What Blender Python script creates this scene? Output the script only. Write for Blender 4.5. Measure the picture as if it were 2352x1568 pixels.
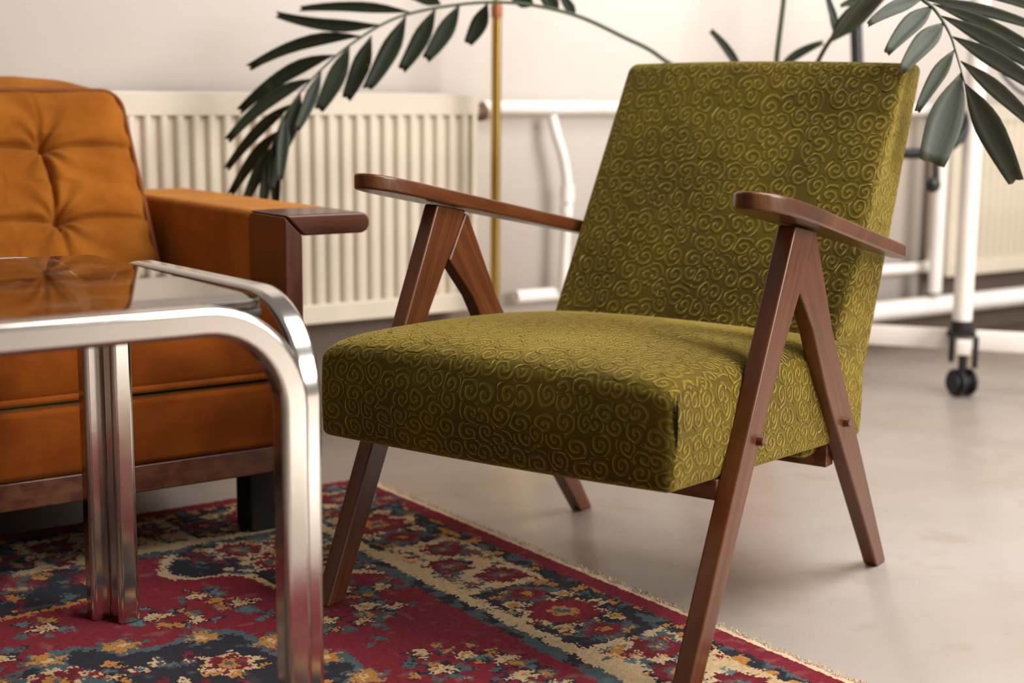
import bpy, bmesh, math, random
import numpy as np
from mathutils import Vector, Matrix
random.seed(7)
rng = np.random.default_rng(5)
for o in list(bpy.data.objects): bpy.data.objects.remove(o)
scene = bpy.context.scene
COL = scene.collection

# ------------------------------------------------------------------ camera
F, CX, CY, CAMH = 3485.0, 1176.0, 784.0, 0.70
PITCH, AZ, ROLL = math.radians(9.33), math.radians(54.4), 0.0085
_fw = Vector((math.cos(AZ)*math.cos(PITCH), math.sin(AZ)*math.cos(PITCH), -math.sin(PITCH)))
_rt = Vector((math.sin(AZ), -math.cos(AZ), 0)); _up = _rt.cross(_fw)
RT = math.cos(ROLL)*_rt + math.sin(ROLL)*_up
UP = -math.sin(ROLL)*_rt + math.cos(ROLL)*_up
FW = _fw; CAM = Vector((0, 0, CAMH))
cd = bpy.data.cameras.new('camera'); cam = bpy.data.objects.new('camera', cd); COL.objects.link(cam)
cam.matrix_world = Matrix(((RT.x, UP.x, -FW.x, 0), (RT.y, UP.y, -FW.y, 0), (RT.z, UP.z, -FW.z, CAMH), (0, 0, 0, 1)))
cd.sensor_width = 36; cd.lens = F/2352*36; cd.clip_start = 0.05
cd.dof.use_dof = True; cd.dof.focus_distance = 1.95; cd.dof.aperture_fstop = 3.3
scene.camera = cam
# ------------------------------------------------------------------ world, light, exposure
w = bpy.data.worlds.new('world'); scene.world = w; w.use_nodes = True
bg = w.node_tree.nodes['Background']; bg.inputs[0].default_value = (0.97, 0.89, 0.80, 1); bg.inputs[1].default_value = 0.28
def area(name, loc, target, size, size_y, power, color):
    l = bpy.data.lights.new(name, 'AREA'); l.shape = 'RECTANGLE'; l.size = size; l.size_y = size_y; l.energy = power; l.color = color
    o = bpy.data.objects.new(name, l); COL.objects.link(o); o.location = loc
    o.rotation_euler = (Vector(target)-Vector(loc)).to_track_quat('-Z', 'Y').to_euler(); return o
area('window_light_front', (3.6, -2.4, 2.0), (1.6, 1.6, 0.3), 2.4, 1.8, 225, (1.0, 0.95, 0.89))
area('ceiling_light', (2.5, 0.6, 2.65), (2.4, 0.9, 0.0), 2.6, 1.6, 112, (1.0, 0.96, 0.92))
vs = scene.view_settings; vs.view_transform = 'Standard'; vs.look = 'None'; vs.gamma = 1; vs.use_curve_mapping = False
vs.exposure = 0.06

# ------------------------------------------------------------------ helpers
def ray(px, py): return FW + RT*((px-CX)/F) - UP*((py-CY)/F)
def atd(px, py, t): return CAM + ray(px, py)*t
def srgb(r, g, b):
    f = lambda c: (c/255/12.92 if c/255 <= 0.04045 else ((c/255+0.055)/1.055)**2.4)
    return (f(r), f(g), f(b), 1)
def empty(name, loc=(0, 0, 0), rz=0, label=None, cat=None, group=None):
    o = bpy.data.objects.new(name, None); COL.objects.link(o); o.location = loc; o.rotation_euler = (0, 0, rz); o.empty_display_size = .1
    return tag(o, label, cat, group)
def tag(o, label=None, cat=None, group=None, kind=None):
    if label: o['label'] = label
    if cat: o['category'] = cat
    if group: o['group'] = group
    if kind: o['kind'] = kind
    return o
def link(name, me, mat=None, parent=None, smooth=True):
    o = bpy.data.objects.new(name, me); COL.objects.link(o)
    if mat and not me.materials: me.materials.append(mat)
    if parent: o.parent = parent
    if smooth: me.polygons.foreach_set('use_smooth', [True]*len(me.polygons))
    return o
def autosmooth(me, ang=35):
    bm = bmesh.new(); bm.from_mesh(me); a = math.radians(ang)
    for e in bm.edges:
        e.smooth = not (len(e.link_faces) == 2 and e.calc_face_angle(0) > a)
    bm.to_mesh(me); bm.free()
def box_bm(x0, x1, y0, y1, z0, z1, bevel=0, seg=2):
    bm = bmesh.new(); bmesh.ops.create_cube(bm, size=1)
    for v in bm.verts: v.co = Vector(((x0+x1)/2+v.co.x*(x1-x0), (y0+y1)/2+v.co.y*(y1-y0), (z0+z1)/2+v.co.z*(z1-z0)))
    if bevel: bmesh.ops.bevel(bm, geom=list(bm.edges), offset=bevel, segments=seg, affect='EDGES', profile=0.5)
    return bm
def bm_obj(name, bm, mat, parent=None, smooth=True, ang=35, grain=None):
    bmesh.ops.recalc_face_normals(bm, faces=bm.faces)
    me = bpy.data.meshes.new(name); bm.to_mesh(me); bm.free()
    if smooth: autosmooth(me, ang)
    if grain is not None: grain_uv(me, grain)
    return link(name, me, mat, parent, smooth)
def wn(o):
    m_ = o.modifiers.new('normals', 'WEIGHTED_NORMAL'); m_.keep_sharp = True; m_.weight = 80; return o
def box(name, x0, x1, y0, y1, z0, z1, mat, parent=None, bevel=0.003, seg=2, grain=None):
    o = bm_obj(name, box_bm(x0, x1, y0, y1, z0, z1, bevel, seg), mat, parent, grain=grain, ang=70)
    return wn(o) if bevel else o
def grain_uv(me, d):
    d = Vector(d).normalized(); a = d.orthogonal().normalized(); b = d.cross(a)
    uv = me.uv_layers.new(name='UVMap'); off = random.random()*10
    n = len(me.loops); vi = np.empty(n, int); me.loops.foreach_get('vertex_index', vi)
    co = np.empty(len(me.vertices)*3); me.vertices.foreach_get('co', co); co = co.reshape(-1, 3)[vi]
    u = co@np.array(d)+off; v = co@np.array(a)+0.73*(co@np.array(b))+off*.37
    uv.data.foreach_set('uv', np.stack([u, v], 1).ravel())
def poly_prism(name, pts, to3, t0, t1, mat, parent, bevel=0.003, seg=3, grain=None):
    """pts: 2D outline; to3(p, t) -> 3D; extruded from t0 to t1"""
    bm = bmesh.new()
    a = [bm.verts.new(to3(p, t0)) for p in pts]; b = [bm.verts.new(to3(p, t1)) for p in pts]
    bm.faces.new(a); bm.faces.new(b[::-1]); n = len(pts)
    for i in range(n): bm.faces.new((a[i], b[i], b[(i+1) % n], a[(i+1) % n]))
    bmesh.ops.recalc_face_normals(bm, faces=bm.faces)
    if bevel:
        es = [e for e in bm.edges if e.calc_face_angle(0) > math.radians(40)]
        bmesh.ops.bevel(bm, geom=es, offset=bevel, segments=seg, affect='EDGES', profile=0.5)
    o = bm_obj(name, bm, mat, parent, grain=grain, ang=70)
    return wn(o) if bevel else o
def sweep(name, path, rad, mat, parent=None, n=12, cap=True, section=None, upv=None):
    """sweep a circle (rad number or list) or a 2D section along path"""
    P = [Vector(p) for p in path]; m = len(P); bm = bmesh.new(); rings = []
    up = Vector(upv) if upv else None; prev = None
    for i in range(m):
        t = (P[min(i+1, m-1)]-P[max(i-1, 0)]).normalized()
        if up is not None: a = (up-t*up.dot(t)).normalized()
        elif prev is None: a = t.orthogonal().normalized()
        else: a = (prev-t*prev.dot(t)).normalized()
        prev = a; b = t.cross(a)
        if section: ring = [bm.verts.new(P[i]+a*s[0]+b*s[1]) for s in section]
        else:
            r = rad[i] if isinstance(rad, (list, tuple)) else rad
            ring = [bm.verts.new(P[i]+(a*math.cos(2*math.pi*k/n)+b*math.sin(2*math.pi*k/n))*r) for k in range(n)]
        rings.append(ring)
    k = len(rings[0])
    for i in range(m-1):
        for j in range(k): bm.faces.new((rings[i][j], rings[i][(j+1) % k], rings[i+1][(j+1) % k], rings[i+1][j]))
    if cap: bm.faces.new(rings[0]); bm.faces.new(rings[-1])
    return bm_obj(name, bm, mat, parent, ang=50)
def spline(pts, n=8):
    P = [Vector(p) for p in pts]; out = []
    for i in range(len(P)-1):
        p0 = P[max(i-1, 0)]; p1 = P[i]; p2 = P[i+1]; p3 = P[min(i+2, len(P)-1)]
        for k in range(n):
            t = k/n; out.append(0.5*((2*p1)+(p2-p0)*t+(2*p0-5*p1+4*p2-p3)*t*t+(3*p1-p0-3*p2+p3)*t**3))
    out.append(P[-1]); return out
def lathe(name, prof, mat, parent=None, n=32, loc=(0, 0, 0)):
    bm = bmesh.new(); rings = []
    for r, z in prof:
        rings.append([bm.verts.new((loc[0]+max(r, 1e-5)*math.cos(2*math.pi*k/n), loc[1]+max(r, 1e-5)*math.sin(2*math.pi*k/n), loc[2]+z)) for k in range(n)])
    for i in range(len(rings)-1):
        for j in range(n): bm.faces.new((rings[i][j], rings[i][(j+1) % n], rings[i+1][(j+1) % n], rings[i+1][j]))
    bm.faces.new(rings[0]); bm.faces.new(rings[-1])
    return bm_obj(name, bm, mat, parent)
def sph(bm, c, r, sc=(1, 1, 1), u=14, v=10):
    g = bmesh.ops.create_uvsphere(bm, u_segments=u, v_segments=v, radius=r)
    for x in g['verts']: x.co = Vector((x.co.x*sc[0], x.co.y*sc[1], x.co.z*sc[2]))+Vector(c)
def rbox(half, r, seg, shape, name, mat, parent, flip=None):
    """rounded box as six grids welded; shape(p)->Vector; metric box UV"""
    hx, hy, hz = half; bm = bmesh.new(); uvl = bm.loops.layers.uv.new('UVMap')
    def rp(p):
        q = Vector((max(-hx+r, min(hx-r, p[0])), max(-hy+r, min(hy-r, p[1])), max(-hz+r, min(hz-r, p[2]))))
        d = Vector(p)-q
        return q+d.normalized()*r if d.length > 1e-9 else Vector(p)
    def axis_pts(h, n):
        # denser near the edges
        k = 5; e = [-h+r*(i/k) for i in range(k)]; m = [-h+r+(2*h-2*r)*i/n for i in range(n+1)]; f = [h-r+r*((i+1)/k) for i in range(k)]
        return e+m+f
    ax = [axis_pts(hx, seg[0]), axis_pts(hy, seg[1]), axis_pts(hz, seg[2])]
    for a in range(3):
        for s in (-1, 1):
            i, j = [(1, 2), (0, 2), (0, 1)][a]; h = (hx, hy, hz)[a]; U, V = ax[i], ax[j]; grid = []
            for u in U:
                row = []
                for v in V:
                    p = [0, 0, 0]; p[a] = s*h; p[i] = u; p[j] = v
                    row.append((bm.verts.new(shape(rp(p))), (u+a*1.37+s*.61, v+a*.91+s*.33)))
                grid.append(row)
            for x in range(len(U)-1):
                for y in range(len(V)-1):
                    q = [grid[x][y], grid[x+1][y], grid[x+1][y+1], grid[x][y+1]]
                    f = bm.faces.new([k[0] for k in q])
                    for lp, k in zip(f.loops, q): lp[uvl].uv = k[1]
    bmesh.ops.remove_doubles(bm, verts=bm.verts, dist=1e-5)
    return bm_obj(name, bm, mat, parent, ang=80)

# ------------------------------------------------------------------ materials
def mat(name):
    m = bpy.data.materials.new(name); m.use_nodes = True; nt = m.node_tree; p = nt.nodes['Principled BSDF']; return m, nt, p
class N:
    def __init__(s, nt): s.nt = nt
    def __call__(s, t, **kw):
        n = s.nt.nodes.new(t)
        for k, v in kw.items():
            if k.startswith('i_'):
                key = k[2:]; key = int(key) if key.isdigit() else key.replace('_', ' ')
                sock = n.inputs[key]
                if hasattr(v, 'is_output') or isinstance(v, bpy.types.NodeSocket): s.nt.links.new(v, sock)
                else: sock.default_value = v
            else: setattr(n, k, v)
        return n
    def math(s, op, a, b=0.0, c=None, clamp=False):
        n = s.nt.nodes.new('ShaderNodeMath'); n.operation = op; n.use_clamp = clamp
        for i, v in enumerate((a, b) if c is None else (a, b, c)):
            if isinstance(v, bpy.types.NodeSocket): s.nt.links.new(v, n.inputs[i])
            else: n.inputs[i].default_value = v
        return n.outputs[0]
    def vmath(s, op, a, b=None, sc=None):
        n = s.nt.nodes.new('ShaderNodeVectorMath'); n.operation = op
        for i, v in enumerate((a, b)):
            if v is None: continue
            if isinstance(v, bpy.types.NodeSocket): s.nt.links.new(v, n.inputs[i])
            else: n.inputs[i].default_value = v
        if sc is not None: n.inputs['Scale'].default_value = sc
        return n
    def ramp(s, fac, stops, interp='LINEAR'):
        n = s.nt.nodes.new('ShaderNodeValToRGB'); n.color_ramp.interpolation = interp; e = n.color_ramp.elements
        while len(e) < len(stops): e.new(0.5)
        for k, (p, c) in zip(e, stops): k.position = p; k.color = c if len(c) == 4 else (*c, 1)
        s.nt.links.new(fac, n.inputs[0]); return n.outputs[0]
    def mix(s, fac, a, b, blend='MIX'):
        n = s.nt.nodes.new('ShaderNodeMix'); n.data_type = 'RGBA'; n.blend_type = blend
        for k, v in ((0, fac), (6, a), (7, b)):
            if isinstance(v, bpy.types.NodeSocket): s.nt.links.new(v, n.inputs[k])
            else: n.inputs[k].default_value = v
        return n.outputs[2]
    def bump(s, h, strength=.3, dist=.002, normal=None):
        n = s.nt.nodes.new('ShaderNodeBump'); n.inputs['Strength'].default_value = strength; n.inputs['Distance'].default_value = dist
        s.nt.links.new(h, n.inputs['Height'])
        if normal is not None: s.nt.links.new(normal, n.inputs['Normal'])
        return n.outputs[0]
    def step(s, v, a, b):
        n = s.nt.nodes.new('ShaderNodeMapRange'); n.interpolation_type = 'SMOOTHSTEP'; n.clamp = True
        s.nt.links.new(v, n.inputs[0]); n.inputs[1].default_value = a; n.inputs[2].default_value = b; return n.outputs[0]
    def noise(s, vec, scale, detail=3, rough=.5, dist=0):
        n = s.nt.nodes.new('ShaderNodeTexNoise'); n.inputs['Scale'].default_value = scale; n.inputs['Detail'].default_value = detail
        n.inputs['Roughness'].default_value = rough; n.inputs['Distortion'].default_value = dist
        if vec is not None: s.nt.links.new(vec, n.inputs['Vector'])
        return n.outputs[0]
def simple(name, col, rough=.5, metal=0, spec=.5, bump=None, sheen=0, coat=0):
    m, nt, p = mat(name); p.inputs['Base Color'].default_value = col; p.inputs['Roughness'].default_value = rough
    p.inputs['Metallic'].default_value = metal; p.inputs['Specular IOR Level'].default_value = spec
    p.inputs['Coat Weight'].default_value = coat; p.inputs['Sheen Weight'].default_value = sheen
    g = N(nt); tc = g('ShaderNodeTexCoord').outputs['Object']
    if bump:
        nt.links.new(g.bump(g.noise(tc, bump[0], 4), bump[1], bump[2]), p.inputs['Normal'])
    # slight mottling so no surface is perfectly even
    c = g.mix(g.step(g.noise(tc, 9, 4), .3, .7), [k*.94 for k in col[:3]]+[1], [min(1, k*1.04) for k in col[:3]]+[1])
    nt.links.new(c, p.inputs['Base Color']); return m

def swirl_velvet():
    m, nt, p = mat('olive_swirl_velvet'); g = N(nt)
    uv = g('ShaderNodeUVMap').outputs[0]
    warp = g('ShaderNodeTexNoise', noise_dimensions='2D', i_Vector=uv, i_Scale=24.0, i_Detail=1.0)
    off = g.vmath('SCALE', g.vmath('SUBTRACT', warp.outputs['Color'], (.5, .5, .5)).outputs[0], sc=.0075).outputs[0]
    vec = g.vmath('ADD', uv, off).outputs[0]
    S = 38.0
    v = g('ShaderNodeTexVoronoi', voronoi_dimensions='2D', i_Vector=vec, i_Scale=S, i_Randomness=.66)
    ed = g('ShaderNodeTexVoronoi', voronoi_dimensions='2D', feature='DISTANCE_TO_EDGE', i_Vector=vec, i_Scale=S, i_Randomness=.66)
    loc = g.vmath('SCALE', g.vmath('SUBTRACT', vec, v.outputs['Position']).outputs[0], sc=S).outputs[0]
    sx = g('ShaderNodeSeparateXYZ', i_0=loc); rc = g('ShaderNodeSeparateColor', i_0=v.outputs['Color'])
    sq = g.math('MULTIPLY_ADD', rc.outputs[1], .5, .8)
    x = g.math('MULTIPLY', sx.outputs[0], sq); y = sx.outputs[1]
    r = g.math('SQRT', g.math('ADD', g.math('MULTIPLY', x, x), g.math('MULTIPLY', y, y)))
    ang = g.math('DIVIDE', g.math('ARCTAN2', y, x), 2*math.pi)
    hand = g.math('SIGN', g.math('SUBTRACT', rc.outputs[2], .22))
    s = g.math('ADD', g.math('ADD', g.math('MULTIPLY', ang, hand), g.math('MULTIPLY', r, 2.9)), g.math('MULTIPLY', rc.outputs[0], 7.0))
    s = g.math('FRACT', g.math('ADD', s, 20.0))
    tri = g.math('SUBTRACT', 1.0, g.math('MULTIPLY', g.math('ABSOLUTE', g.math('SUBTRACT', s, .5)), 2.0))
    line = g.step(tri, .44, .72)
    m1 = g.math('SUBTRACT', 1.0, g.step(r, .62, .72)); m2 = g.step(ed.outputs['Distance'], .01, .07)
    curl = g.math('MULTIPLY', g.math('MULTIPLY', line, m1), m2)
    fine = g.noise(uv, 900, 2)
    blotch = g.noise(uv, 7, 3); worn = g.step(blotch, .35, .68)
    base = g.mix(worn, (.062, .0415, .0022, 1), (.112, .076, .0044, 1))
    lite = g.mix(worn, (.170, .119, .009, 1), (.280, .196, .016, 1))
    col = g.mix(g.math('MULTIPLY', curl, .54), base, lite)
    col = g.mix(g.math('MULTIPLY', fine, .35), col, (.03, .025, .004, 1))
    nt.links.new(col, p.inputs['Base Color'])
    h = g.math('ADD', g.math('MULTIPLY', curl, .9), g.math('MULTIPLY', fine, .22))
    nt.links.new(g.bump(h, 1.0, .0040), p.inputs['Normal'])
    p.inputs['Roughness'].default_value = .85; p.inputs['Specular IOR Level'].default_value = .15
    p.inputs['Sheen Weight'].default_value = .85; p.inputs['Sheen Roughness'].default_value = .34; p.inputs['Sheen Tint'].default_value = (.90, .68, .18, 1)
    return m
def wood(name, dark, mid, lite, rough=.32, wear=1.0):
    m, nt, p = mat(name); g = N(nt)
    uv = g('ShaderNodeUVMap').outputs[0]
    mp = g('ShaderNodeMapping', i_Vector=uv); mp.inputs['Scale'].default_value = (2.2, 55, 1)
    mp2 = g('ShaderNodeMapping', i_Vector=uv); mp2.inputs['Scale'].default_value = (9, 260, 1)
    n1 = g.noise(mp.outputs[0], 1.0, 5, .6, .6); n2 = g.noise(mp2.outputs[0], 1.0, 3, .6)
    c = g.ramp(g.math('MULTIPLY_ADD', n2, .35, g.math('MULTIPLY', n1, .72)), [(.25, dark), (.52, mid), (.80, lite)])
    pt = g('ShaderNodeNewGeometry').outputs['Pointiness']
    edge = g.math('MULTIPLY', g.step(pt, .545, .60), g.step(g.noise(uv, 30, 4), .42, .60))
    c = g.mix(g.math('MULTIPLY', edge, .55*wear), c, (.42, .20, .07, 1))
    nt.links.new(c, p.inputs['Base Color'])
    nt.links.new(g.math('MULTIPLY_ADD', n2, .2, rough-.08), p.inputs['Roughness'])
    nt.links.new(g.bump(n2, .12, .0006), p.inputs['Normal']); p.inputs['Coat Weight'].default_value = .30; p.inputs['Coat Roughness'].default_value = .16; p.inputs['Specular IOR Level'].default_value = .42
    return m
def orange_fabric(name, a, b, ribs=900, rib_axis=0):
    m, nt, p = mat(name); g = N(nt); tc = g('ShaderNodeTexCoord').outputs['Object']
    mp = g('ShaderNodeMapping', i_Vector=tc); mp.inputs['Scale'].default_value = (600, 600, 25)
    fine = g.noise(mp.outputs[0], 1.0, 2); big = g.noise(tc, 11, 4)
    c = g.mix(g.step(big, .32, .68), a, b); c = g.mix(g.math('MULTIPLY', fine, .30), c, (.10, .025, .002, 1))
    nt.links.new(c, p.inputs['Base Color'])
    wr = g('ShaderNodeMapping', i_Vector=tc); wr.inputs['Scale'].default_value = (10, 10, 42)
    h = g.math('ADD', g.math('MULTIPLY', fine, .10), g.noise(wr.outputs[0], 1.0, 3, .5, .8))
    nt.links.new(g.bump(h, .25, .006), p.inputs['Normal'])
    p.inputs['Roughness'].default_value = .9; p.inputs['Specular IOR Level'].default_value = .1
    p.inputs['Sheen Weight'].default_value = .3; p.inputs['Sheen Roughness'].default_value = .4; p.inputs['Sheen Tint'].default_value = (1, .62, .22, 1)
    return m
def chrome():
    m, nt, p = mat('worn_chrome'); g = N(nt); tc = g('ShaderNodeTexCoord').outputs['Object']
    p.inputs['Metallic'].default_value = 1; p.inputs['Base Color'].default_value = (.64, .605, .565, 1)
    n = g.noise(tc, 14, 5, .6); nt.links.new(g.math('MULTIPLY_ADD', n, .16, .06), p.inputs['Roughness'])
    nt.links.new(g.bump(g.noise(tc, 45, 3), .03, .002), p.inputs['Normal']); return m
def smoked_glass():
    m, nt, p = mat('smoked_glass'); g = N(nt); tc = g('ShaderNodeTexCoord').outputs['Object']
    p.inputs['Base Color'].default_value = (.20, .135, .09, 1); p.inputs['Transmission Weight'].default_value = 1; p.inputs['IOR'].default_value = 1.5; p.inputs['Roughness'].default_value = .015
    dust = g('ShaderNodeBsdfDiffuse', i_Color=(.42, .30, .20, 1))
    spk = g.step(g.noise(tc, 260, 2), .66, .74); film = g.math('MULTIPLY', g.step(g.noise(tc, 14, 5, .65), .45, .75), .16)
    mp = g('ShaderNodeMapping', i_Vector=tc); mp.inputs['Rotation'].default_value = (0, 0, .5); mp.inputs['Scale'].default_value = (8, 90, 1)
    scr = g.math('MULTIPLY', g.step(g.noise(mp.outputs[0], 1.0, 2), .70, .74), .25)
    fac = g.math('ADD', g.math('ADD', g.math('MULTIPLY', spk, .35), film), scr, clamp=True)
    mx = g('ShaderNodeMixShader', i_0=fac); out = nt.nodes['Material Output']
    nt.links.new(p.outputs[0], mx.inputs[1]); nt.links.new(dust.outputs[0], mx.inputs[2]); nt.links.new(mx.outputs[0], out.inputs[0]); return m
def floor_mat():
    m, nt, p = mat('pale_concrete'); g = N(nt); tc = g('ShaderNodeTexCoord').outputs['Object']
    a = g.noise(tc, 1.6, 5, .55, .4); b = g.noise(tc, 7, 6, .6, .3); c = g.noise(tc, 160, 3)
    col = g.ramp(a, [(.30, srgb(208, 192, 174)), (.50, srgb(219, 208, 198)), (.70, srgb(227, 219, 215))])
    col = g.mix(g.math('MULTIPLY', g.step(b, .54, .70), .42), col, srgb(190, 164, 138))
    col = g.mix(g.math('MULTIPLY', g.step(b, .40, .28), .35), col, srgb(232, 227, 222))
    spk = g.step(g.noise(tc, 55, 5, .7), .66, .72); col = g.mix(g.math('MULTIPLY', spk, .28), col, srgb(130, 108, 85))
    mp = g('ShaderNodeMapping', i_Vector=tc); mp.inputs['Rotation'].default_value = (0, 0, .6); mp.inputs['Scale'].default_value = (3, 26, 1)
    sc = g.step(g.noise(mp.outputs[0], 1.0, 4, .6, .6), .68, .76); col = g.mix(g.math('MULTIPLY', sc, .35), col, srgb(240, 234, 228))
    nt.links.new(col, p.inputs['Base Color'])
    nt.links.new(g.math('MULTIPLY_ADD', b, .30, .16), p.inputs['Roughness'])
    nt.links.new(g.bump(g.math('ADD', c, g.math('MULTIPLY', b, .6)), .12, .0015), p.inputs['Normal']); return m
def wall_mat():
    m, nt, p = mat('warm_white_plaster'); g = N(nt); tc = g('ShaderNodeTexCoord').outputs['Object']
    col = g.mix(g.step(g.noise(tc, 1.3, 4), .35, .65), srgb(221, 211, 202), srgb(226, 219, 214))
    nt.links.new(col, p.inputs['Base Color']); p.inputs['Roughness'].default_value = .75
    nt.links.new(g.bump(g.noise(tc, 40, 5), .12, .003), p.inputs['Normal']); return m
def leaf_mat(name, c1, c2):
    m, nt, p = mat(name); g = N(nt); tc = g('ShaderNodeTexCoord').outputs['Object']; uv = g('ShaderNodeUVMap').outputs[0]
    mp = g('ShaderNodeMapping', i_Vector=uv); mp.inputs['Scale'].default_value = (1.2, 30, 1)
    st = g.noise(mp.outputs[0], 1.0, 3, .6); n = g.noise(tc, 18, 4)
    col = g.mix(g.step(st, .3, .7), c1, c2)
    col = g.mix(g.math('MULTIPLY', g.step(n, .60, .75), .35), col, (.11, .13, .015, 1))
    u = g('ShaderNodeSeparateXYZ', i_0=uv).outputs[0]
    tip = g.step(g.math('MULTIPLY_ADD', n, .05, u), 1.005, 1.035); col = g.mix(tip, col, (.30, .20, .03, 1))
    spot = g.step(g.noise(tc, 45, 1), .76, .80); col = g.mix(g.math('MULTIPLY', spot, .8), col, (.32, .14, .05, 1))
    nt.links.new(col, p.inputs['Base Color']); p.inputs['Roughness'].default_value = .5; p.inputs['Specular IOR Level'].default_value = .35
    nt.links.new(g.bump(st, .25, .0008), p.inputs['Normal']); return m
def brass_mat():
    m, nt, p = mat('aged_brass'); g = N(nt); tc = g('ShaderNodeTexCoord').outputs['Object']
    mp = g('ShaderNodeMapping', i_Vector=tc); mp.inputs['Scale'].default_value = (60, 60, 4)
    n = g.noise(mp.outputs[0], 1, 4); col = g.mix(g.step(n, .35, .7), (.62, .41, .12, 1), (.40, .22, .06, 1))
    nt.links.new(col, p.inputs['Base Color']); p.inputs['Metallic'].default_value = 1; p.inputs['Roughness'].default_value = .33; return m

M = dict(
    velvet=swirl_velvet(),
    wood=wood('mahogany_stained_wood', (.036, .0090, .0026, 1), (.090, .0240, .0066, 1), (.160, .049, .013, 1)),
    sofawood=wood('dark_sofa_wood', (.035, .010, .005, 1), (.080, .022, .010, 1), (.150, .045, .018, 1), .35, .5),
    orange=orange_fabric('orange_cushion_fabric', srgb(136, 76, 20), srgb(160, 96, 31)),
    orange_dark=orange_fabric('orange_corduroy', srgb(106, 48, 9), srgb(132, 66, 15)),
    orange_arm_lit=orange_fabric('orange_corduroy_lit', srgb(160, 88, 24), srgb(184, 110, 38)),  # same corduroy lightened, standing in for light falling on the arm
    piping=simple('dark_piping', srgb(120, 62, 14), .85), chrome=chrome(), glass=smoked_glass(), floor=floor_mat(), wall=wall_mat(),
    radiator=simple('cream_radiator_enamel', srgb(208, 196, 178), .4), pipe=simple('white_pipe_paint', srgb(240, 235, 230), .35),
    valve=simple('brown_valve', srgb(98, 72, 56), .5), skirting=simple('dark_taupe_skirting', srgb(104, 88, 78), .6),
    wallside=simple('taupe_plaster', srgb(186, 166, 146), .8),
    black=simple('black_plastic', srgb(24, 24, 28), .45), white_metal=simple('white_powder_coat', srgb(236, 229, 222), .4),
    leaf=leaf_mat('palm_leaf_dark', (.010, .016, .008, 1), (.019, .028, .014, 1)), leaf2=leaf_mat('palm_leaf_grey', (.038, .048, .030, 1), (.064, .075, .050, 1)),
    stem=simple('palm_stem', srgb(62, 74, 48), .5), brass=brass_mat(), copper=simple('copper_collar', srgb(160, 96, 58), .45, .4),
    pot=simple('terracotta_pot', srgb(150, 92, 66), .8), soil=simple('potting_soil', srgb(52, 40, 32), .95, bump=(60, .6, .01)),
    shade=simple('linen_shade', srgb(224, 206, 176), .8), shade_black=simple('dull_shade_black', srgb(18, 15, 14), .9, 0, 0.0), fringe=simple('rug_fringe_wool', srgb(196, 172, 138), .95),  # includes the flat black for shaded pleats and the slab under the sofa
    legblack=simple('black_stained_leg', srgb(22, 17, 15), .6), red=simple('red_cap', srgb(170, 70, 62), .5))

# ------------------------------------------------------------------ room shell
YW = 2.90
tag(box('floor', -2.3, 6.5, -3.6, YW+.1, -.06, 0, M['floor'], bevel=0), 'pale polished concrete floor', None, kind='structure')
tag(box('wall_back', -2.3, 6.5, YW, YW+.1, 0, 2.7, M['wall'], bevel=0), 'warm white plaster wall behind the radiators', None, kind='structure')
tag(box('added_wall_left', -2.3, -2.2, -3.6, YW, 0, 2.7, M['wallside'], bevel=0), 'added unseen taupe side wall that shapes the light', None, kind='structure')  # added out of view: blocks background light from the left, bounces some fill
tag(box('baseboard_back', -2.3, 6.5, YW-.012, YW-.0005, .0, .065, M['skirting'], bevel=.002), 'dark taupe skirting along the wall', None, kind='structure')
tag(box('dark_strip_1', .2, 2.0, YW-.010, YW-.0006, .066, .215, M['skirting'], bevel=.002), 'dark taupe wall strip under the left radiator', None, kind='structure')  # thin dark taupe panel on the wall below the radiator
tag(box('dark_strip_2', 3.54, 5.4, YW-.010, YW-.0006, .066, .19, M['skirting'], bevel=.002), 'dark taupe wall strip under the right radiator', None, kind='structure')  # same dark panel below the second radiator

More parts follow.
